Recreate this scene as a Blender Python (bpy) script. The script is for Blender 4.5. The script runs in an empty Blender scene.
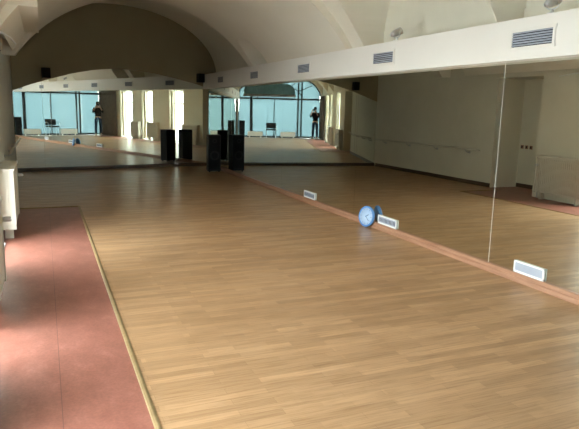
import bpy, bmesh, math, random
from mathutils import Vector, Matrix
random.seed(4)
PI = math.pi
sc = bpy.context.scene
col = sc.collection

# ------------------------------------------------------------------ helpers
def link(o, parent=None):
    col.objects.link(o)
    if parent is not None: o.parent = parent
    return o

class MB:
    """collects shapes, linked as one mesh object by build()"""
    def __init__(s): s.bm = bmesh.new()
    def box(s, x0, x1, y0, y1, z0, z1, bev=0.0, M=None):
        v = [s.bm.verts.new(p) for p in ((x0,y0,z0),(x1,y0,z0),(x1,y1,z0),(x0,y1,z0),(x0,y0,z1),(x1,y0,z1),(x1,y1,z1),(x0,y1,z1))]
        f = [s.bm.faces.new([v[i] for i in q]) for q in ((3,2,1,0),(4,5,6,7),(0,1,5,4),(1,2,6,5),(2,3,7,6),(3,0,4,7))]
        if bev > 0:
            es = list({e for q in f for e in q.edges})
            r = bmesh.ops.bevel(s.bm, geom=es, offset=bev, segments=2, affect='EDGES', profile=0.6)
            v = list({w for q in r['faces'] for w in q.verts} | {w for w in v if w.is_valid})
        if M is not None: bmesh.ops.transform(s.bm, matrix=M, verts=v)
        return s
    def prism(s, pts, h0, h1, plane='xy', fn=None):
        """extrude polygon pts between h0 and h1; fn maps (u,v,h) to a point"""
        if fn is None:
            fn = {'xy': lambda u,v,h:(u,v,h), 'xz': lambda u,v,h:(u,h,v), 'yz': lambda u,v,h:(h,u,v)}[plane]
        a = [s.bm.verts.new(fn(u,v,h0)) for u,v in pts]; b = [s.bm.verts.new(fn(u,v,h1)) for u,v in pts]
        n = len(pts)
        s.bm.faces.new(list(reversed(a))); s.bm.faces.new(b)
        for i in range(n): s.bm.faces.new((a[i], a[(i+1)%n], b[(i+1)%n], b[i]))
        return s
    def tube(s, pts, r, seg=10, closed=False):
        pts = [Vector(p) for p in pts]; n = len(pts); rings = []
        rr = r if isinstance(r, (list, tuple)) else [r]*n
        up = None
        for i, p in enumerate(pts):
            if closed: t = (pts[(i+1)%n]-pts[i-1])
            else: t = pts[min(i+1,n-1)]-pts[max(i-1,0)]
            t.normalize()
            if up is None: up = t.orthogonal().normalized()
            up = (up - t*up.dot(t)).normalized()
            w = t.cross(up)
            rings.append([s.bm.verts.new(p + (up*math.cos(a)+w*math.sin(a))*rr[i]) for a in [2*PI*k/seg for k in range(seg)]])
        m = n if closed else n-1
        for i in range(m):
            A, B = rings[i], rings[(i+1)%n]
            for k in range(seg): s.bm.faces.new((A[k], A[(k+1)%seg], B[(k+1)%seg], B[k]))
        if not closed:
            s.bm.faces.new(list(reversed(rings[0]))); s.bm.faces.new(rings[-1])
        return s
    def lathe(s, prof, c=(0,0,0), M=None, seg=32):
        """profile (radius, height) turned about local z"""
        vs = []; rings = []
        for r, h in prof:
            if r < 1e-6: ring = [s.bm.verts.new((0,0,h))]
            else: ring = [s.bm.verts.new((r*math.cos(2*PI*k/seg), r*math.sin(2*PI*k/seg), h)) for k in range(seg)]
            rings.append(ring); vs += ring
        for A, B in zip(rings, rings[1:]):
            for k in range(seg):
                a0, a1 = A[k%len(A)], A[(k+1)%len(A)]; b0, b1 = B[k%len(B)], B[(k+1)%len(B)]
                q = [a0]; 
                for w in (a1, b1, b0):
                    if w not in q: q.append(w)
                if len(q) > 2: s.bm.faces.new(q)
        T = Matrix.Translation(c)
        bmesh.ops.transform(s.bm, matrix=T @ M if M is not None else T, verts=vs)
        return s
    def build(s, name, mat, parent=None, smooth=False, M=None):
        bmesh.ops.recalc_face_normals(s.bm, faces=s.bm.faces[:])
        me = bpy.data.meshes.new(name)
        if M is not None: bmesh.ops.transform(s.bm, matrix=M, verts=s.bm.verts[:])
        s.bm.to_mesh(me); s.bm.free()
        me.materials.append(mat)
        if smooth:
            for p in me.polygons: p.use_smooth = True
        return link(bpy.data.objects.new(name, me), parent)

def tag(o, label, cat, group=None):
    o['label'] = label; o['category'] = cat
    if group: o['group'] = group
    return o
def struct(o): o['kind'] = 'structure'; return o
def thing(name, label, cat, loc=(0,0,0), rz=0, group=None):
    o = bpy.data.objects.new(name, None); o.empty_display_size = .1
    o.location = loc; o.rotation_euler = (0,0,rz)
    return tag(link(o), label, cat, group)
def copy_tree(o, parent=None):
    c = o.copy(); col.objects.link(c); c.parent = parent
    for ch in list(o.children): copy_tree(ch, c)
    return c

# ------------------------------------------------------------------ materials
def mat(name, base, rough=.6, metal=0., spec=.5):
    m = bpy.data.materials.new(name); m.use_nodes = True
    b = m.node_tree.nodes['Principled BSDF']
    b.inputs['Base Color'].default_value = (*base, 1); b.inputs['Roughness'].default_value = rough
    b.inputs['Metallic'].default_value = metal; b.inputs['Specular IOR Level'].default_value = spec
    return m
def nodes(m): return m.node_tree.nodes, m.node_tree.links, m.node_tree.nodes['Principled BSDF']
def coords(N, L, scale, obj=True, rot=0):
    tc = N.new('ShaderNodeTexCoord'); mp = N.new('ShaderNodeMapping')
    mp.inputs['Scale'].default_value = scale; mp.inputs['Rotation'].default_value = (0,0,rot)
    L.new(tc.outputs['Object'], mp.inputs['Vector']); return mp.outputs['Vector']
def noise(N, L, vec, scale, detail=4, rough=.55):
    n = N.new('ShaderNodeTexNoise'); n.inputs['Scale'].default_value = scale
    n.inputs['Detail'].default_value = detail; n.inputs['Roughness'].default_value = rough
    L.new(vec, n.inputs['Vector']); return n.outputs['Fac']
def ramp(N, L, fac, stops):
    r = N.new('ShaderNodeValToRGB'); e = r.color_ramp.elements
    while len(e) < len(stops): e.new(.5)
    for k, (p, c) in enumerate(stops): e[k].position = p; e[k].color = (*c, 1)
    L.new(fac, r.inputs['Fac']); return r.outputs['Color']
def bump(N, L, b, fac, strength, dist=.01):
    n = N.new('ShaderNodeBump'); n.inputs['Strength'].default_value = strength; n.inputs['Distance'].default_value = dist
    L.new(fac, n.inputs['Height']); L.new(n.outputs['Normal'], b.inputs['Normal'])
def mixc(N, L, fac, a, b, mode='MIX'):
    m = N.new('ShaderNodeMix'); m.data_type = 'RGBA'; m.blend_type = mode
    if isinstance(fac, float): m.inputs[0].default_value = fac
    else: L.new(fac, m.inputs[0])
    for s, v in ((6, a), (7, b)):
        if isinstance(v, tuple): m.inputs[s].default_value = (*v, 1)
        else: L.new(v, m.inputs[s])
    return m.outputs[2]
def noisy(name, c0, c1, scale=3., rough=.7, bmp=.15, bscale=60, spec=.3, metal=0.):
    m = mat(name, c0, rough, metal, spec); N, L, b = nodes(m)
    v = coords(N, L, (1,1,1))
    L.new(ramp(N, L, noise(N, L, v, scale), [(.3, c0), (.7, c1)]), b.inputs['Base Color'])
    if bmp: bump(N, L, b, noise(N, L, v, bscale, 3), bmp, .004)
    return m

M_plaster = noisy('cream_plaster', (.70,.66,.55), (.76,.72,.61), 1.3, .85, .12, 45, .2)
M_vault = noisy('vault_plaster', (.74,.69,.585), (.79,.74,.63), .9, .88, .1, 40, .2)
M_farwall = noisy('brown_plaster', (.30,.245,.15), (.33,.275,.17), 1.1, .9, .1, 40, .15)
M_beam = noisy('white_board_paint', (.80,.77,.72), (.84,.81,.76), .8, .6, .04, 60, .35)
M_white = noisy('white_enamel', (.82,.82,.80), (.86,.86,.84), 4, .35, 0, spec=.5)
M_cream = noisy('cream_enamel', (.62,.58,.49), (.66,.62,.53), 4, .4, 0, spec=.5)
M_black = noisy('black_shell', (.008,.008,.009), (.012,.012,.013), 8, .6, .1, 200, .3)
M_grille = noisy('black_speaker_cloth', (.01,.01,.011), (.018,.018,.02), 300, .9, .3, 500, .1)
M_darkframe = noisy('dark_steel_paint', (.012,.014,.016), (.018,.02,.022), 6, .45, 0, spec=.4)
M_darkslot = mat('dark_slot', (.02,.02,.03), .8)
M_steel = noisy('brushed_steel', (.55,.55,.56), (.65,.65,.66), 30, .35, 0, metal=1.)
M_curtain = noisy('beige_curtain_cloth', (.50,.45,.33), (.55,.50,.38), 20, .95, .2, 300, .1)
M_greycurtain = noisy('grey_curtain_cloth', (.13,.11,.10), (.19,.16,.14), 12, .95, .2, 300, .1)
M_bluep = noisy('blue_plastic', (.10,.24,.52), (.13,.28,.56), 6, .35, 0)
M_face = noisy('pale_blue_face', (.42,.56,.74), (.47,.60,.77), 6, .5, 0)
M_ink = mat('dark_blue_ink', (.05,.10,.22), .6)
M_teal = noisy('teal_paint', (.07,.13,.14), (.09,.16,.17), 5, .8, .1)
M_brass = noisy('brass_strip', (.27,.18,.08), (.34,.235,.11), 10, .45, 0, metal=.3)
M_ground = noisy('pale_paving', (.50,.50,.48), (.58,.58,.56), 2, .9, .1)
M_gvent = noisy('grey_blue_enamel', (.36,.39,.46), (.40,.43,.49), 5, .5, 0)

# mirror glass
def mirror_mat():
    m = bpy.data.materials.new('mirror_glass'); m.use_nodes = True
    N, L = m.node_tree.nodes, m.node_tree.links; N.clear()
    g = N.new('ShaderNodeBsdfGlossy'); g.inputs['Roughness'].default_value = 0.0
    g.inputs['Color'].default_value = (.80,.82,.75,1)
    v = coords(N, L, (1,1,.5))
    n = N.new('ShaderNodeBump'); n.inputs['Strength'].default_value = .5; n.inputs['Distance'].default_value = .0007
    L.new(noise(N, L, v, 1.5, 1), n.inputs['Height']); L.new(n.outputs['Normal'], g.inputs['Normal'])
    o = N.new('ShaderNodeOutputMaterial'); L.new(g.outputs[0], o.inputs[0]); return m
M_mirror = mirror_mat()

def pane_mat(name, tint, gloss=.06):
    m = bpy.data.materials.new(name); m.use_nodes = True
    N, L = m.node_tree.nodes, m.node_tree.links; N.clear()
    t = N.new('ShaderNodeBsdfTransparent'); t.inputs[0].default_value = (*tint, 1)
    g = N.new('ShaderNodeBsdfGlossy'); g.inputs['Roughness'].default_value = .03
    fr = N.new('ShaderNodeFresnel'); fr.inputs[0].default_value = 1.45
    mx = N.new('ShaderNodeMixShader'); o = N.new('ShaderNodeOutputMaterial')
    ge = N.new('ShaderNodeNewGeometry'); iv = N.new('ShaderNodeMath'); iv.operation = 'SUBTRACT'; iv.inputs[0].default_value = 1; L.new(ge.outputs['Backfacing'], iv.inputs[1]); mu = N.new('ShaderNodeMath'); mu.operation = 'MULTIPLY'; L.new(iv.outputs[0], mu.inputs[0]); L.new(fr.outputs[0], mu.inputs[1]); L.new(mu.outputs[0], mx.inputs[0]); L.new(t.outputs[0], mx.inputs[1]); L.new(g.outputs[0], mx.inputs[2]); L.new(mx.outputs[0], o.inputs[0])
    return m
M_glass = pane_mat('clear_pane', (.95,.97,.96))
def opal(name, tint):
    m = bpy.data.materials.new(name); m.use_nodes = True
    N, L = m.node_tree.nodes, m.node_tree.links; N.clear()
    t = N.new('ShaderNodeBsdfTranslucent'); t.inputs[0].default_value = (*tint, 1)
    g = N.new('ShaderNodeBsdfGlossy'); g.inputs['Roughness'].default_value = .08
    fr = N.new('ShaderNodeFresnel'); fr.inputs[0].default_value = 1.45
    mx = N.new('ShaderNodeMixShader'); o = N.new('ShaderNodeOutputMaterial')
    ge = N.new('ShaderNodeNewGeometry'); iv = N.new('ShaderNodeMath'); iv.operation = 'SUBTRACT'; iv.inputs[0].default_value = 1; L.new(ge.outputs['Backfacing'], iv.inputs[1]); mu = N.new('ShaderNodeMath'); mu.operation = 'MULTIPLY'; L.new(iv.outputs[0], mu.inputs[0]); L.new(fr.outputs[0], mu.inputs[1]); L.new(mu.outputs[0], mx.inputs[0]); L.new(t.outputs[0], mx.inputs[1]); L.new(g.outputs[0], mx.inputs[2]); L.new(mx.outputs[0], o.inputs[0])
    return m
M_blueglass = opal('blue_opal_pane', (.165,.205,.22))

# laminate: strips laid across the hall (along x)
def laminate():
    m = mat('oak_laminate', (.5,.35,.2), .42, 0, .35); N, L, b = nodes(m)
    v = coords(N, L, (1,1,1))
    def brick(w, h, off, c1, c2, cm, mortar):
        t = N.new('ShaderNodeTexBrick'); t.offset = off; t.inputs['Scale'].default_value = 1
        t.inputs['Brick Width'].default_value = w; t.inputs['Row Height'].default_value = h
        t.inputs['Mortar Size'].default_value = mortar; t.inputs['Mortar Smooth'].default_value = .1
        t.inputs['Color1'].default_value = (*c1,1); t.inputs['Color2'].default_value = (*c2,1); t.inputs['Mortar'].default_value = (*cm,1)
        L.new(v, t.inputs['Vector']); return t.outputs['Color']
    strips = brick(.62, .064, .37, (.52,.31,.16), (.385,.22,.108), (.23,.13,.06), .0006)
    strips2 = brick(.41, .064, .23, (1,1,1), (.86,.84,.81), (.9,.9,.9), .0)
    c = mixc(N, L, .8, strips, strips2, 'MULTIPLY')
    v2 = coords(N, L, (2.2, 42, 1))
    grain = ramp(N, L, noise(N, L, v2, 1.6, 6, .65), [(.28, (.62,.56,.48)), (.55, (1,1,1)), (.8, (1.06,1.06,1.05))])
    c = mixc(N, L, .85, c, grain, 'MULTIPLY')
    L.new(c, b.inputs['Base Color'])
    b.inputs['Roughness'].default_value = .33
    L.new(ramp(N, L, noise(N, L, coords(N, L, (1,4,1)), 2.5), [(.3,(.30,)*3), (.7,(.42,)*3)]), b.inputs['Roughness'])
    return m
M_laminate = laminate()
def lino():
    m = mat('red_linoleum', (.4,.18,.13), .35, 0, .4); N, L, b = nodes(m)
    v = coords(N, L, (1,.6,1)); f = noise(N, L, v, 7, 8, .7); f2 = noise(N, L, coords(N, L, (1,1,1)), 60, 4, .7)
    c = ramp(N, L, f, [(.3, (.24,.088,.058)), (.55, (.31,.12,.082)), (.75, (.41,.18,.13))])
    c = mixc(N, L, .35, c, ramp(N, L, f2, [(.35,(.55,.5,.5)), (.65,(1.15,1.1,1.1))]), 'MULTIPLY')
    # glued seam running down the aisle
    tc = N.new('ShaderNodeTexCoord'); sx = N.new('ShaderNodeSeparateXYZ'); L.new(tc.outputs['Object'], sx.inputs[0])
    a = N.new('ShaderNodeMath'); a.operation = 'ADD'; a.inputs[1].default_value = 4.2; L.new(sx.outputs[0], a.inputs[0])
    ab = N.new('ShaderNodeMath'); ab.operation = 'ABSOLUTE'; L.new(a.outputs[0], ab.inputs[0])
    lt = N.new('ShaderNodeMath'); lt.operation = 'LESS_THAN'; lt.inputs[1].default_value = .0022; L.new(ab.outputs[0], lt.inputs[0])
    c = mixc(N, L, lt.outputs[0], c, (.16,.06,.045))
    L.new(c, b.inputs['Base Color']); b.inputs['Roughness'].default_value = .38
    return m
M_lino = lino()
def wood(name, c0, c1, axis=(1,14,14), rough=.4):
    m = mat(name, c0, rough, 0, .45); N, L, b = nodes(m)
    L.new(ramp(N, L, noise(N, L, coords(N, L, axis), 2.5, 6, .6), [(.3, c0), (.7, c1)]), b.inputs['Base Color']); return m
M_rail = wood('varnished_pine_rail', (.31,.15,.085), (.45,.25,.155), (14,1,14))
M_darkwood = wood('dark_wood_rail', (.07,.045,.028), (.11,.07,.04), (1,14,14))

# ------------------------------------------------------------------ measured layout
L0, G = 15.8656, 0.1774                      # far wall: meets the right wall at (0, L0), turned by G
XW, YB = -4.75, -0.75                        # left wall face, glazed back wall
TRIM, YT = -3.758, 9.68
ZB, BT = 2.11, 2.47                          # boxed beam bottom and top
def FW(t, z, d=0.0):                         # point on the far wall; d = distance into the room
    return Vector((-t*math.cos(G) + d*math.sin(G), L0 - t*math.sin(G) - d*math.cos(G), z))
XF = -4.85                                    # the bare stretch of left wall beyond the niche
T_END = 4.85/math.cos(G)
def yfar(x): return L0 + x*math.tan(G)

# ------------------------------------------------------------------ floor
m = MB()
m.prism([(TRIM,YB),(0.02,YB),(0.02,L0+.02),(XF,yfar(XF)+.02),(XF,10.052),(XW,10.052),(XW,YT),(TRIM,YT)], -.06, 0)
fl = struct(m.build('floor', M_laminate)); fl['label'] = 'oak strip laminate floor running to the mirrors'
m = MB(); m.prism([(-5.65,YB),(TRIM,YB),(TRIM,YT),(XW,YT),(XW,10.052),(-5.65,10.052)], -.06, -.004)
struct(m.build('floor', M_lino))
# metal edging between laminate and linoleum
m = MB()
m.prism([(-.018,-.004),(.018,-.004),(.014,.006),(0,.010),(-.014,.006)], YB+.01, YT, fn=lambda u,v,h:(TRIM+u,h,v))
m.prism([(-.018,-.004),(.018,-.004),(.014,.006),(0,.010),(-.014,.006)], XW+.005, TRIM, fn=lambda u,v,h:(h,YT+u,v))
struct(m.build('trim_1', M_brass))

# ground outside
m = MB(); m.box(-30,-5.7,-25,30,-.3,-.12); m.box(-5.7,14,-25,YB-.15,-.3,-.12)
struct(m.build('ground', M_ground))

# ------------------------------------------------------------------ walls
m = MB(); m.box(.012,.4,YB-.2,L0+.4,-.06,BT-.03); m.box(.25,.4,YB-.2,L0+.4,BT-.03,4.4); struct(m.build('wall_right', M_plaster))
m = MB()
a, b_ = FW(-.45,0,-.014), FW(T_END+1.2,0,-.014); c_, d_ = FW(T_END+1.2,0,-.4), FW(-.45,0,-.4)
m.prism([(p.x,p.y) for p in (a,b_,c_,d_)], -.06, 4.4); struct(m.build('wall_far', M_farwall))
wins = [(1.42,2.72),(3.62,4.62),(6.08,7.25)]
XO = XW-.42
m = MB()
edges = [YB-.2]+[e for w in wins for e in w]+[8.72]
for i in range(0, len(edges)-1, 2): m.box(XO,XW,edges[i],edges[i+1],-.06,2.36)
m.box(XO,XW,YB-.2,8.72,2.36,4.4)
m.box(-5.9,-5.6,8.5,10.45,-.06,2.36); m.box(-5.6,XO,8.5,8.72,-.06,2.36); m.box(-5.6,XO,10.05,10.45,-.06,2.36)
m.box(-5.9,XW,8.72,10.05,2.36,4.4); m.box(XO,XF,10.05,15.3,-.06,4.4)
struct(m.build('wall_left', M_plaster))
# stepped corbel on the left wall
m = MB(); m.box(XW,-4.22,7.64,10.4,2.70,3.3); m.box(XW,-4.58,7.9,10.7,2.60,2.70); struct(m.build('trim_2', M_plaster))

# ------------------------------------------------------------------ vaulted ceiling (one surface)
CX, CZ = -2.38, 2.44
def r_bound(th, y):
    c, s = math.cos(th), math.sin(th)
    if y > 12.0: a, h, seg = 2.62, 1.60, None      # tall end bay
    elif y > 7.65: a, h, seg = 2.25, 1.18, True     # low segmental bay
    else: a, h, seg = 2.36, 1.31, True
    if seg:
        R = (a*a+h*h)/(2*h); z0 = h-R
        B = -z0*s; r = -B*0 + (z0*s) + math.sqrt(max(0,(z0*s)**2 + R*R - z0*z0))
    else: r = 1/math.sqrt((c/a)**2 + (s/h)**2)
    for yc, w, hh in ((6.02,1.30,1.22),(3.40,1.29,1.22),(.80,1.29,1.22),(11.3,.42,.5)):
        u = (y-yc)/w
        if abs(u) < 1:
            hy = hh*(1-abs(u)**2.8)**(1/2.2)
            r = max(r, min(hy/max(s,1e-4), 9))
    # walls clamp
    if c > 1e-6: r = min(r, (0.252-CX)/c)
    if c < -1e-6: r = min(r, (CX-(XF if y > 10.05 else XW)+.002)/-c)
    return r
ys = []
y = YB-.15
while y < 16.2:
    ys.append(y); y += .02 if y < 7.7 or 10.8 < y < 12 else .12
for e in (7.65, 12.0): ys += [e-1e-4, e+1e-4]
ys = sorted(ys); NT = 240
bm = bmesh.new(); rows = []
for y in ys:
    row = []
    for k in range(NT+1):
        th = PI*k/NT; r = r_bound(th, y)
        row.append(bm.verts.new((CX+r*math.cos(th), y, CZ+r*math.sin(th))))
    rows.append(row)
for A, B in zip(rows, rows[1:]):
    for k in range(NT): bm.faces.new((A[k], A[k+1], B[k+1], B[k]))
me = bpy.data.meshes.new('ceiling'); bm.to_mesh(me); bm.free(); me.materials.append(M_vault)
for p in me.polygons: p.use_smooth = True
try: me.set_sharp_from_angle(angle=math.radians(28))
except Exception: pass
struct(link(bpy.data.objects.new('ceiling', me)))
# roof slab above the vault keeps daylight out
m = MB(); m.box(-6.2,.8,YB-.6,17.2,4.4,4.6); struct(m.build('roof', M_plaster))

# boxed beam over the right-hand mirrors
m = MB(); m.box(-.15,.011,YB,L0-.002,ZB,BT,.004); struct(m.build('trim_3', M_beam))
m = MB(); m.box(-.158,-.0,YB,L0-.004,ZB-.012,ZB+.012,.002); struct(m.build('trim_4', M_beam))

# ------------------------------------------------------------------ mirrors
spots_m = [(-.74,1.7),(1.7,4.6),(4.6,7.5),(7.5,10.4),(10.4,13.3),(13.3,L0-.02)]
mlabels = ['tall wall mirror panel beside the glazed back wall, seen only in other mirrors',
 'nearest big wall mirror panel at the right edge, behind the plain white plate',
 'wall mirror panel right of its bright seam, behind the blue clock',
 'wall mirror panel behind the farthest small white grille on the rail',
 'wall mirror panel reflecting the black chair, left of the farthest grille',
 'wall mirror panel at the far corner, behind the black tower speaker']
for (y0, y1), lb in zip(spots_m, mlabels):
    m = MB(); m.box(0,.010,y0+.001,y1-.001,.07,ZB+.002,0); tag(m.build('wall_mirror', M_mirror), lb, 'mirror')
m = MB()
for y0, y1 in spots_m[2:3]: m.box(-.001,.0115,y0-.0015,y0+.0015,.08,ZB-.013)
struct(m.build('trim_5', M_beam))
def arch(t):
    pts = [(0,2.11),(.36,2.21),(.96,2.33),(1.53,2.43),(2.1,2.485),(2.6,2.49),(3.1,2.43),(3.6,2.32),(4.23,2.13),(4.6,2.0),(4.9,1.88)]
    for (a,za),(b,zb) in zip(pts, pts[1:]):
        if t <= b: 
            return za+(zb-za)*(t-a)/(b-a)
    return 1.88
TS = 4.285
for t0, t1, lb in ((.004,TS,'wide arch-topped mirror covering the far end wall'),(TS+.004,T_END-.01,'narrow leftmost mirror panel on the far end wall')):
    n = max(3, int((t1-t0)/.1)); top = [(t0+(t1-t0)*k/n) for k in range(n+1)]
    poly = [(t0,.07),(t1,.07)] + [(t, arch(t)) for t in reversed(top)]
    m = MB(); m.prism(poly, 0, -.010, fn=lambda u,v,h: FW(u,v,h)); tag(m.build('wall_mirror', M_mirror), lb, 'mirror')

# base rails
prof = [(0,0),(-.052,0),(-.052,.045),(-.045,.05),(-.045,.072),(-.036,.084),(0,.084)]
m = MB(); m.prism(prof, YB+.02, L0-.03, fn=lambda u,v,h:(u,h,v))
struct(m.build('baseboard_right', M_rail))
m = MB(); m.prism([(0,0),(.05,0),(.05,.075),(.04,.085),(0,.085)], .06, T_END-.012, fn=lambda u,v,h: FW(h,v,u))
struct(m.build('baseboard_far', M_darkwood))
m = MB()
m.box(XF,XF+.015,10.05,14.92,0,.09,.003); m.box(-5.6,-5.585,8.73,10.04,0,.09,.003)
struct(m.build('baseboard_left', M_darkwood))

# ------------------------------------------------------------------ left windows
for i, (y0, y1) in enumerate(wins):
    w = bpy.data.objects.new('window_%d' % (i+1), None); w.location = (XO+.1, (y0+y1)/2, 0); link(w); struct(w)
    hw = (y1-y0)/2; m = MB()
    for s in (-1, 1): m.box(-.03,.03,s*hw-(.06 if s>0 else 0),s*hw+(.06 if s<0 else 0),0,2.36)
    m.box(-.03,.03,-hw,hw,0,.07); m.box(-.03,.03,-hw,hw,2.28,2.36); m.box(-.028,.028,-.03,.03,.07,2.28); m.box(-.028,.028,-hw,hw,1.72,1.77)
    m.build('window_frame', M_white, w)
    m = MB(); m.box(-.004,.004,-hw+.05,hw-.05,.06,2.3); m.build('window_pane', M_glass, w)
    m = MB(); m.box(.03,.38,-hw,hw,-.004,.012); m.build('window_sill', M_white, w)

def curtain(name, label, y0, y1, x, z0, z1, material, waves, amp, group):
    m = MB(); n = waves*10; A = []; 
    for j in range(9):
        z = z1+(z0-z1)*j/8; fl_ = .7+.5*j/8; row = []
        for k in range(n+1):
            u = k/n; yy = y0+(y1-y0)*u
            row.append(m.bm.verts.new((x+amp*fl_*math.sin(2*PI*waves*u+.6*math.sin(7*u)), yy+.02*math.sin(j*.9+y0)*(j/8), z)))
        A.append(row)
    for R, S in zip(A, A[1:]):
        for k in range(n): m.bm.faces.new((R[k],R[k+1],S[k+1],S[k]))
    o = m.build(name, material, None, True)
    sm = o.modifiers.new('thickness','SOLIDIFY'); sm.thickness = .004
    return tag(o, label, 'curtain', group)
wn = ['window nearest the glazed back wall', 'middle window of the left wall', 'window farthest from the glazed back wall']
for i, (y0, y1) in enumerate(wins):
    curtain('curtain', 'beige curtain drawn to the left jamb of the '+wn[i], y0+.03, y0+.17, XW-.10, .05, 2.28, M_curtain, 3, .022, 'beige window curtains')
    m = MB(); m.tube([(XW-.10,y0+.005,2.3),(XW-.10,y1-.005,2.3)], .012); tag(m.build('curtain_rod', M_white, None, True), 'white curtain rod across the '+wn[i], 'curtain rod', 'curtain rods')
curtain('curtain', 'dark grey full-length curtain in the corner beside the glazed back wall', YB+.12, 1.2, XW+.10, .03, 2.3, M_greycurtain, 9, .035, None)
m = MB(); m.tube([(XW+.10,YB+.03,2.32),(XW+.10,1.3,2.32)], .014); m.tube([(XW,1.28,2.32),(XW+.10,1.28,2.32)], .01)
tag(m.build('curtain_rod', M_darkframe, None, True), 'dark rod carrying the grey corner curtain', 'curtain rod')

# curved white wall lamp arm on the pier
m = MB(); m.tube([(XW,7.25,2.34),(XW+.07,7.3,2.36),(XW+.15,7.5,2.37),(XW+.22,7.8,2.35),(XW+.26,8.1,2.31)], .012, 8)
tag(m.build('wall_bracket', M_white, None, True), 'thin curved white bracket sticking out high on the left pier', 'bracket')

# ------------------------------------------------------------------ radiators
def radiator(y0, y1, label):
    # panel on low feet with a flat cover
    t = thing('radiator', label, 'radiator', (XW,(y0+y1)/2,0), 0, 'cream radiators on the window piers')
    h = (y1-y0)/2; m = MB()
    m.box(.035,.155,-h,h,.13,.81,.006)
    n = int(2*h/.045)
    for k in range(n):
        yy = -h+.02+(2*h-.04)*(k+.5)/n; m.box(.155,.172,yy-.014,yy+.014,.15,.79,.005)
    m.build('radiator_panel', M_cream, t)
    m = MB(); m.box(.012,.19,-h-.02,h+.02,.81,.84,.004); m.build('top_cover', M_cream, t)
    for s in (-1,1):
        m = MB(); m.box(.03,.18,s*h-.006,s*h+.006,.12,.81,.002); m.build('side_cover', M_cream, t)
        m = MB(); m.box(.045,.14,s*(h-.12)-.02,s*(h-.12)+.02,-.004,.13,.003); m.build('leg', M_cream, t)
    for q in (-.6,.6):
        m = MB(); m.box(.001,.035,h*q-.015,h*q+.015,.3,.7); m.build('wall_bracket', M_cream, t)
    m = MB(); m.lathe([(0,0),(.018,0),(.022,.01),(.022,.05),(.016,.065),(0,.065)], (.185,h-.06,.66), Matrix.Rotation(PI/2,4,'Y'), 16)
    m.tube([(.07,h+.005,.70),(.07,h+.04,.70),(.05,h+.05,.60),(.03,h+.05,-.003)], .009, 8)
    m.build('valve', M_steel, t, True)
    return t
radiator(4.36,5.25,'cream radiator at the left edge, nearest the viewer')
radiator(7.45,8.52,'cream radiator against the farther left pier, beyond the nearest one')
radiator(2.78,3.56,'cream radiator between the first two windows, seen only in the mirrors')

# switches in the niche
for k, yy in enumerate((9.60,9.73,9.86)):
    t = thing('wall_switch', ['right-hand','middle','left-hand'][k]+' of the three small brown switches reflected in the near mirror', 'switch', (-5.6,yy+.1,.90), 0, 'switches in the niche')
    m = MB(); m.box(0,.010,-.04,.04,-.04,.04,.003); m.build('switch_plate', M_rail, t)
    m = MB(); m.box(.010,.016,-.018,.018,-.026,.026,.002); m.build('rocker', M_darkslot, t)

# handrail on the left wall
t = thing('ballet_barre', 'slim wooden handrail along the bare left wall, reflected in the right mirrors', 'barre', (XF,12.6,0))
m = MB(); m.tube([(.12,-2.25,.80),(.12,2.2,.80)], .02, 12); m.build('rail', M_cream, t, True)
for yy in (-1.8,-.6,.6,1.8):
    m = MB(); m.tube([(0,yy,.72),(.06,yy,.72),(.11,yy,.75),(.12,yy,.79)], .009, 8); m.lathe([(0,0),(.03,0),(.03,.008),(0,.008)], (0,yy,.72), Matrix.Rotation(PI/2,4,'Y'), 16)
    m.build('bracket', M_steel, t, True)

# ------------------------------------------------------------------ beam air vents
def vent_proto():
    t = thing('air_vent', '', 'vent', (-.15,0,2.2805), 0, 'air vents in the white beam')
    W, H = .235, .066
    m = MB()
    m.box(-.012,.0,-W-.035,W+.028,H,H+.028,.003); m.box(-.012,0,-W-.035,W+.028,-H-.028,-H,.003)
    for s in (-1,1): m.box(-.012,0,min(s*W,s*(W+.028)),max(s*W,s*(W+.028)),-H,H,.003)
    m.build('vent_frame', M_beam, t)
    m = MB(); m.box(-.003,-.0005,-W,W,-H,H); m.build('vent_back', M_darkslot, t)
    for k in range(6):
        z = -H+2*H*(k+.5)/6
        m = MB(); m.box(-.011,-.003,-W,W,-.006,.006,0,Matrix.Translation((0,0,z)) @ Matrix.Rotation(.45,4,'Y')); m.build('slat', M_gvent, t)
    return t
vl = {-2:'beam air vent behind the viewer, seen only in the far mirror', -1:'beam air vent beside the viewer, seen only in the far mirror',
 0:'largest white-framed air vent in the beam, top right', 1:'second air vent from the right in the white beam', 2:'air vent in the beam above the blue-lit reflections',
 3:'beam air vent fourth from the right, with a spotlight just above', 4:'smallest air vent in the beam, nearest the far wall'}
v0 = vent_proto()
for k in range(-1,5):
    v = v0 if k == -1 else copy_tree(v0)
    v.location = (-.15, 4.1337+2.5013*k, 2.2805); v['label'] = vl[k]

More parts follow.
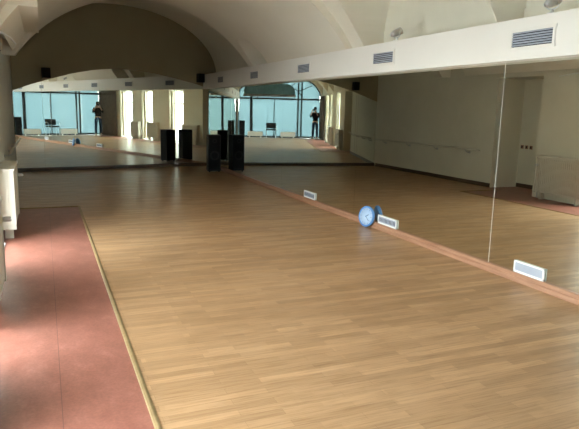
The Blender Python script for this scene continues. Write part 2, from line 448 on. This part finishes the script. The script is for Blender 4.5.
# spotlights standing on the beam
def spot_proto():
    t = thing('spotlight', '', 'spotlight', (-.07,0,BT), 0, 'spotlights on the beam')
    m = MB(); m.lathe([(0,0),(.045,0),(.045,.012),(.015,.02),(.012,.05),(0,.05)], seg=20); m.build('base', M_white, t, True)
    m = MB(); m.tube([(0,-.06,.115),(0,-.062,.06),(0,-.03,.045),(0,.03,.045),(0,.062,.06),(0,.06,.115)], .006, 8); m.build('yoke', M_steel, t, True)
    R = Matrix.Rotation(-2.0,4,'Y')
    m = MB(); m.lathe([(0,.09),(.022,.09),(.04,.05),(.045,-.03),(.045,-.06),(.039,-.06),(.039,-.02),(0,-.01)], (0,0,.11), R, 24); m.build('lamp_head', M_steel, t, True)
    m = MB(); m.lathe([(0,-.045),(.038,-.045),(.038,-.05),(0,-.052)], (0,0,.11), R, 24); m.build('lens', M_darkslot, t, True)
    return t
s0 = spot_proto()
for k, (y, lb) in enumerate([(4.0,'spotlight on the beam at the top right edge, above the largest vent'),(6.45,'spotlight on the beam above the second vent from the right'),
      (10.7,'small spotlight on the beam nearest the dark far wall'),(1.6,'spotlight on the beam beside the viewer, seen only in mirrors')]):
    s = s0 if k == 0 else copy_tree(s0)
    s.location = (-.085,y,BT-.001); s['label'] = lb

# ------------------------------------------------------------------ white plates on the mirror rail
def plate(y0, y1, label, slats):
    t = thing('low_vent_plate', label, 'vent plate', (-.012,(y0+y1)/2,.083), 0, 'white plates along the rail')
    h = (y1-y0)/2; H = .118; m = MB()
    m.box(-.008,.008,-h,h,.0,.022,.004); m.box(-.008,.008,-h,h,H-.018,H,.004)
    for s in (-1,1): m.box(-.008,.008,min(s*h,s*(h-.02)),max(s*h,s*(h-.02)),.0,H,.004)
    m.build('plate_frame', M_white, t)
    m = MB(); m.box(-.006,.006,-h+.018,h-.018,.018,H-.016); m.build('plate_panel', M_gvent, t)
    if slats:
        n = int((2*h-.06)/.03)
        for k in range(n):
            yy = -h+.035+(2*h-.07)*k/(n-1)
            m = MB(); m.box(-.0078,-.005,yy-.006,yy+.006,.035,H-.032,.001); m.build('slot', M_darkslot, t)
plate(3.85,4.23,'plain white-framed plate standing on the rail at lower right', False)
plate(6.32,6.78,'white slotted grille plate on the rail just right of the blue clock', True)
plate(8.83,9.28,'small white slotted grille plate on the rail, farthest of the three', True)

# ------------------------------------------------------------------ blue clock leaning on the rail
t = thing('wall_clock', 'round blue clock standing on the floor against the mirror rail', 'clock', (-.100,6.95,.0), .25)
R = Matrix.Rotation(PI/2,4,'Z') @ Matrix.Rotation(PI/2-.16,4,'X')
R = Matrix.Rotation(-PI/2-.0+.0,4,'Z') @ Matrix.Rotation(PI/2-.14,4,'X')
Tm = Matrix.Translation((0,0,.148)) @ R
m = MB(); m.lathe([(0,-.03),(.13,-.03),(.145,-.02),(.147,.005),(.140,.016),(.128,.018),(.122,.006),(0,.006)], seg=48); m.build('rim', M_bluep, t, True, Tm)
m = MB(); m.lathe([(0,.0062),(.1215,.0062),(.1215,.009),(0,.009)], seg=48); fc = m.build('clock_face', M_face, t, True, Tm)
for k in range(12):
    a = PI*k/6; m = MB(); L_ = .018 if k%3 == 0 else .010
    m.box(-.003,.003,.108-L_,.108,.009,.0105,0,Matrix.Rotation(a,4,'Z')); m.build('hour_mark', M_ink, t, False, Tm)
for nm, a, ln, w in (('hour_hand',-1.0,.055,.005),('minute_hand',-2.3,.085,.0035)):
    m = MB(); m.box(-w,w,-.012,ln,.0105,.0125,0,Matrix.Rotation(a,4,'Z')); m.build(nm, M_ink, t, False, Tm)
m = MB(); m.lathe([(0,.0125),(.008,.0125),(.008,.015),(0,.0155)], seg=16); m.build('centre_cap', M_bluep, t, True, Tm)

# ------------------------------------------------------------------ speakers
def tower(label, loc, rz):
    t = thing('tower_speaker', label, 'speaker', loc, rz, 'black tower speakers')
    m = MB(); m.box(-.16,.16,-.15,.15,.03,.93,.012); m.build('cabinet', M_black, t)
    m = MB(); m.box(-.145,.145,-.158,-.15,.08,.90,.003); m.build('front_grille', M_grille, t)
    for dx in (-.12,.12):
        for dy in (-.11,.11):
            m = MB(); m.lathe([(0,0),(.02,0),(.02,.03),(0,.03)], (dx,dy,0), None, 16); m.build('rubber_foot', M_black, t, True)
    m = MB(); m.lathe([(.03,.0),(.05,.004),(.055,.0)], (0,-.158,.78), Matrix.Rotation(PI/2,4,'X'), 20); m.build('driver_ring', M_black, t, True); m = MB(); m.lathe([(.08,.0),(.11,.006),(.12,.0)], (0,-.158,.42), Matrix.Rotation(PI/2,4,'X'), 24); m.build('driver_ring', M_black, t, True)
tower('tall black speaker standing in the far corner between the mirrors', (-.30,14.24,0), -.1)
tower('black speaker beside the glazed back wall, seen only in the mirrors', (-.30,-.42,0), PI+.1)
def wall_speaker(tc, z, label):
    p = FW(tc, z, .0); t = thing('wall_speaker', label, 'speaker', p, G, 'small wall speakers')
    m = MB(); m.box(-.085,.085,-.24,-.06,-.115,.115,.008); m.build('cabinet', M_black, t)
    m = MB(); m.box(-.075,.075,-.246,-.24,-.105,.105,.003); m.build('front_grille', M_grille, t)
    m = MB(); m.box(-.03,.03,-.012,.013,-.05,.05,.003); m.box(-.012,.012,-.07,-.01,-.012,.012); m.build('wall_mount', M_darkframe, t)
wall_speaker(4.20,2.30,'small black speaker mounted at left of the dark end wall')
wall_speaker(.30,2.37,'small black speaker mounted on the end wall near the right corner')

# ------------------------------------------------------------------ glazed back wall
def half(u, a, z0, h): return z0+h*math.sqrt(max(0,1-((u-CX)/a)**2))
CX = -2.375
bw = bpy.data.objects.new('window_4', None); bw.location = (0,YB,0); link(bw); struct(bw)
A_, Z_, H_ = 2.36, 2.16, 1.42
m = MB(); N_ = 40
xs = [CX-A_+2*A_*k/N_ for k in range(N_+1)]
inner = [(x, half(x,A_,Z_,H_)) for x in xs]
poly = [(XW-.3,-.06),(CX-A_,-.06)]+[(CX-A_,Z_)]+inner[1:-1]+[(CX+A_,Z_),(CX+A_,-.06),(.3,-.06),(.3,4.4),(XW-.3,4.4)]
m.prism(poly, YB-.30, YB-.001, plane='xz'); struct(m.build('wall_back', M_plaster))
m = MB()
xs_bars = (CX-A_+.03, -3.60, -3.42, -2.1, -.80, CX+A_-.03)
for x in xs_bars:
    zt = half(x,A_-.02,Z_,H_); w = {-2.1:.018, -.80:.07}.get(x, .035)
    m.box(x-w,x+w,-.11,-.05,0,zt if x not in (-2.1,) else 2.16)
for z0_, z1_ in ((.0,.10),(2.12,2.20)): m.box(CX-A_,CX+A_,-.12,-.04,z0_,z1_)
m.tube([(x,-.08,half(x,A_-.03,Z_,H_-.03)) for x in xs], .035, 8)
for r in (1.25,): m.tube([(CX+r*math.cos(a),-.08,Z_+.75*r*math.sin(a)/1.25*1.0) for a in [PI*k/24 for k in range(25)]], .022, 8)
for a in (.6,1.05,PI-1.05,PI-.6): m.tube([(CX+1.25*math.cos(a),-.08,Z_+.75*math.sin(a)),(CX+2.2*math.cos(a),-.08,Z_+1.36*math.sin(a))], .02, 6)
m.build('window_frame', M_darkframe, bw)
m = MB(); m.prism([(CX-A_+.01,.02),(CX+A_-.01,.02)]+[(x,half(x,A_-.01,Z_,H_)) for x in reversed(xs[1:-1])], -.084, -.078, plane='xz'); m.build('window_pane', M_blueglass, bw)
# dark rounded panel mounted inside above the doors, with its box below
t = thing('wall_panel', 'dark teal round-ended panel above the glazing, seen at the top of the mirrors', 'panel', (-1.8,YB,2.36))
m = MB(); pf = []
for k in range(17):
    a = PI*k/16; pf.append((1.42*math.copysign(abs(math.cos(a))**.55,math.cos(a)), .62*math.sin(a)**.55+.04))
m.prism(pf, .02, .16, plane='xz'); m.build('panel_board', M_teal, t)
m = MB(); m.box(-1.45,1.45,.02,.20,-.10,.04,.01); m.build('panel_box', M_greycurtain, t)

# convector heaters and chair by the glazing
def convector(x0, x1, label):
    t = thing('convector_heater', label, 'heater', ((x0+x1)/2,YB+.14,0), 0, 'low white heaters under the glazing')
    h = (x1-x0)/2
    m = MB(); m.box(-h,h,-.06,.06,.08,.34,.01); m.build('heater_body', M_white, t)
    for s in (-1,1):
        m = MB(); m.box(s*(h-.1)-.02,s*(h-.1)+.02,-.04,.04,0,.08); m.build('leg', M_white, t)
    m = MB()
    for k in range(int(2*h/.06)): m.box(-h+.05+k*.055,-h+.08+k*.055,-.03,.03,.34,.343)
    m.build('top_grille', M_darkslot, t)
convector(-3.3,-2.45,'low white heater under the glazing, on the curtain side of the chair')
convector(-1.45,-.62,'low white heater under the glazing, on the speaker side of the chair')

t = thing('office_chair', 'black padded chair on pale metal legs in front of the blue glazing', 'chair', (-1.93,-.28,0), PI)
m = MB(); m.box(-.27,.27,-.24,.22,.43,.50,.025); m.build('seat', M_black, t, True)
m = MB(); m.box(-.27,.27,-.03,.03,0,.30,.025,Matrix.Translation((0,.23,.53)) @ Matrix.Rotation(-.15,4,'X')); m.build('backrest', M_black, t, True)
for sx in (-1,1):
    for sy, top in ((-1,.43),(1,.43)):
        m = MB(); m.tube([(sx*.25,sy*.20,top),(sx*.26,sy*.23,.02),(sx*.26,sy*.23,0)], .013, 8); m.build('leg', M_steel, t, True)
    m = MB(); m.tube([(sx*.25,.2,.44),(sx*.255,.235,.55),(sx*.25,.26,.70)], .011, 8); m.build('back_support', M_steel, t, True)
    m = MB(); m.tube([(sx*.285,-.2,.45),(sx*.295,-.2,.64),(sx*.295,-.12,.67),(sx*.295,.12,.67),(sx*.285,.2,.62)], .012, 8); m.build('armrest', M_steel, t, True)

# ------------------------------------------------------------------ photographer
def skin_mesh(name, verts, edges, radii, root, material, parent=None, subd=2):
    me = bpy.data.meshes.new(name); me.from_pydata([Vector(v) for v in verts], edges, []); me.materials.append(material)
    o = link(bpy.data.objects.new(name, me), parent)
    sk = o.modifiers.new('skin','SKIN'); 
    if not me.skin_vertices: 
        bpy.context.view_layer.objects.active = o
        me.attributes.new  # layer is made by the modifier below
    bm = bmesh.new(); bm.from_mesh(me)
    lay = bm.verts.layers.skin.verify(); bm.verts.ensure_lookup_table()
    for i, v in enumerate(bm.verts):
        r = radii[i]; v[lay].radius = r if isinstance(r, tuple) else (r, r); v[lay].use_root = (i == root)
    bm.to_mesh(me); bm.free()
    sk.use_smooth_shade = True
    s = o.modifiers.new('subd','SUBSURF'); s.levels = subd; s.render_levels = subd
    return o
M_skin = noisy('skin', (.55,.34,.25), (.60,.38,.28), 20, .55, .05)
M_shirt = noisy('black_shirt', (.012,.012,.014), (.02,.02,.022), 12, .9, .2)
M_jeans = noisy('blue_jeans', (.035,.06,.12), (.05,.08,.15), 15, .9, .2)
M_hair = noisy('brown_hair', (.03,.018,.01), (.05,.03,.018), 40, .7, .3)
YAW = .4011
pr = thing('person', 'standing person in black top and jeans holding up a phone, seen only in the mirrors', 'person', (-4.2216,0,0), -YAW)
# local: +y is where the person looks; phone (camera) at y = 0
Y0 = -.36
V = {}; VL = []; RL = []
def jv(n, p, r): V[n] = len(VL); VL.append(p); RL.append(r); return V[n]
jv('pelvis',(0,Y0,.96),(.145,.115)); jv('belt',(0,Y0,1.03),(.135,.108)); jv('waist',(0,Y0-.005,1.12),(.122,.10)); jv('chest',(0,Y0,1.28),(.155,.115)); jv('collar',(0,Y0,1.42),(.11,.08)); jv('neck',(0,Y0+.01,1.50),.052)
jv('chin',(0,Y0+.03,1.565),.058); jv('head',(0,Y0+.03,1.64),(.076,.088)); jv('crown',(0,Y0+.02,1.71),(.066,.076))
E_ = [('pelvis','belt'),('belt','waist'),('waist','chest'),('chest','collar'),('collar','neck'),('neck','chin'),('chin','head'),('head','crown')]
for s, S in ((-1,'l'),(1,'r')):
    jv('hip'+S,(s*.09,Y0,.90),.092); jv('knee'+S,(s*.11,Y0+.02,.50),.058); jv('calf'+S,(s*.115,Y0,.36),.056); jv('ankle'+S,(s*.12,Y0-.01,.10),.038); jv('toe'+S,(s*.14,Y0+.12,.05),.036)
    E_ += [('pelvis','hip'+S),('hip'+S,'knee'+S),('knee'+S,'calf'+S),('calf'+S,'ankle'+S),('ankle'+S,'toe'+S)]
    jv('shoulder'+S,(s*.175,Y0,1.40),.060); jv('elbow'+S,(s*.24,Y0+.10,1.19),.043); jv('fore'+S,(s*.19,Y0+.18,1.33),.038); jv('wrist'+S,(s*.105,Y0+.25,1.49),.026); jv('palm'+S,(s*.10,Y0+.27,1.55),(.022,.036))
    E_ += [('collar','shoulder'+S),('shoulder'+S,'elbow'+S),('elbow'+S,'fore'+S),('fore'+S,'wrist'+S),('wrist'+S,'palm'+S)]
body = skin_mesh('body', VL, [(V[a],V[b]) for a,b in E_], RL, 0, M_skin, pr)
# fingers curled round the phone
for s in (-1,1):
    for k, ln in enumerate((.040,.046,.043,.034)):
        z = 1.535+.02*k
        vs = [(s*.098,Y0+.275,z),(s*.104,Y0+.300,z+.012),(s*.097,Y0+.325+ln*.25,z+.016),(s*.080,Y0+.330+ln*.25,z+.016)]
        skin_mesh('finger', vs, [(0,1),(1,2),(2,3)], [.0095,.0088,.008,.007], 0, M_skin, pr, 1)
    vs = [(s*.095,Y0+.265,1.525),(s*.085,Y0+.270,1.55),(s*.070,Y0+.285,1.585)]
    skin_mesh('thumb', vs, [(0,1),(1,2)], [.0115,.010,.0085], 0, M_skin, pr, 1)
# clothing follows the same skeleton
def sub(names, edges, extra, name, material, root):
    idx = {n:i for i,n in enumerate(names)}
    vs = [VL[V[n]] for n in names]; rs = []
    for n in names:
        r = RL[V[n]]; r = r if isinstance(r, tuple) else (r,r); rs.append((r[0]+extra, r[1]+extra))
    return skin_mesh(name, vs, [(idx[a],idx[b]) for a,b in edges], rs, idx[root], material, pr)
sub(['pelvis','belt','waist','chest','collar','shoulderl','elbowl','forel','shoulderr','elbowr','forer'],
    [('pelvis','belt'),('belt','waist'),('waist','chest'),('chest','collar'),('collar','shoulderl'),('shoulderl','elbowl'),('elbowl','forel'),('collar','shoulderr'),('shoulderr','elbowr'),('elbowr','forer')], .02, 'shirt', M_shirt, 'chest')
sub(['belt','pelvis','hipl','kneel','calfl','anklel','hipr','kneer','calfr','ankler'],
    [('belt','pelvis'),('pelvis','hipl'),('hipl','kneel'),('kneel','calfl'),('calfl','anklel'),('pelvis','hipr'),('hipr','kneer'),('kneer','calfr'),('calfr','ankler')], .013, 'jeans', M_jeans, 'pelvis')
for s in (-1,1):
    m = MB(); m.box(s*.133-.048,s*.133+.048,Y0-.085,Y0+.185,.0,.085,.03); m.build('shoe', M_white, pr, True)
m = MB(); m.lathe([(0,.115),(.045,.108),(.078,.08),(.094,.035),(.094,-.01),(.086,-.04)], (0,Y0+.008,1.655), Matrix.Diagonal((.94,1.12,1,1)), 28); hr = m.build('hair', M_hair, pr, True)
for s in (-1,1):
    m = MB(); m.lathe([(0,-.012),(.009,-.008),(.012,0),(.009,.008),(0,.012)], (s*.032,Y0+.112,1.645), None, 16); m.build('eye', M_white, pr, True)
    m = MB(); m.lathe([(0,-.006),(.014,-.004),(.017,0),(.010,.005),(0,.006)], (s*.078,Y0+.03,1.63), Matrix.Rotation(PI/2,4,'Y') @ Matrix.Diagonal((1.6,1,1,1)), 16); m.build('ear', M_skin, pr, True)
m = MB(); m.lathe([(0,.022),(.006,.015),(.011,-.012),(.013,-.02),(0,-.026)], (0,Y0+.121,1.618), Matrix.Rotation(-.15,4,'X'), 12); m.build('nose', M_skin, pr, True)
m = MB(); m.lathe([(0,-.004),(.018,-.002),(.018,.002),(0,.004)], (0,Y0+.107,1.582), None, 16); m.build('mouth', mat('lips',(.35,.13,.11),.5), pr, True)
t = thing('phone', 'dark phone held up in both hands by the reflected person', 'phone', (-4.2216,0,0), -YAW)
m = MB(); m.box(-.075,.075,-.046,-.037,1.562,1.636,.004); m.build('phone_body', M_darkframe, t)

# ------------------------------------------------------------------ light
SKY = 22.0
w = bpy.data.worlds.new('sky'); sc.world = w; w.use_nodes = True
N, L = w.node_tree.nodes, w.node_tree.links; bg = N['Background']
tc = N.new('ShaderNodeTexCoord'); sx = N.new('ShaderNodeSeparateXYZ'); L.new(tc.outputs['Generated'], sx.inputs[0])
r = N.new('ShaderNodeValToRGB'); L.new(sx.outputs[2], r.inputs[0])
e = r.color_ramp.elements; e[0].position = 0.0; e[0].color = (.90,.95,.96,1); e[1].position = .8; e[1].color = (.74,.87,1,1)
L.new(r.outputs[0], bg.inputs[0]); bg.inputs[1].default_value = SKY
def portal(loc, rot, sx_, sy_):
    l = bpy.data.lights.new('daylight_portal','AREA'); l.shape = 'RECTANGLE'; l.size = sx_; l.size_y = sy_; l.cycles.is_portal = True
    o = link(bpy.data.objects.new('daylight_portal', l)); o.location = loc; o.rotation_euler = rot
for y0, y1 in wins: portal((XO-.01,(y0+y1)/2,1.18), (0,-PI/2,0), 2.36, y1-y0)
portal((CX,YB-.31,1.8), (PI/2,0,0), 4.6, 3.7)

# ------------------------------------------------------------------ camera
cam = bpy.data.cameras.new('camera'); co = link(bpy.data.objects.new('camera', cam))
F = Vector((0.3841970008928723, 0.9058283780168656, -0.17851502481375844)); Rr = Vector((0.9220390498763135, -0.38635645471956104, 0.023930741729349805)); U = Vector((0.04729328713578074, 0.17379194306948245, 0.9836461281965311))
Mx = Matrix((Rr, U, -F)).transposed().to_4x4(); Mx.translation = Vector((-4.2216,0,1.6))
co.matrix_world = Mx
cam.sensor_fit = 'HORIZONTAL'; cam.sensor_width = 36; cam.lens = 579.616/579*36; cam.clip_start = .01; cam.clip_end = 100
sc.camera = co

sc.view_settings.view_transform = 'Standard'; sc.view_settings.look = 'None'; sc.view_settings.gamma = 1; sc.view_settings.use_curve_mapping = False
sc.view_settings.exposure = 0.62
cy = sc.cycles
cy.use_denoising = True; cy.denoiser = 'OPENIMAGEDENOISE'
cy.max_bounces = 16; cy.diffuse_bounces = 6; cy.glossy_bounces = 10; cy.transparent_max_bounces = 16; cy.transmission_bounces = 6
cy.sample_clamp_indirect = 6; cy.caustics_reflective = True; cy.caustics_refractive = False; cy.blur_glossy = .5
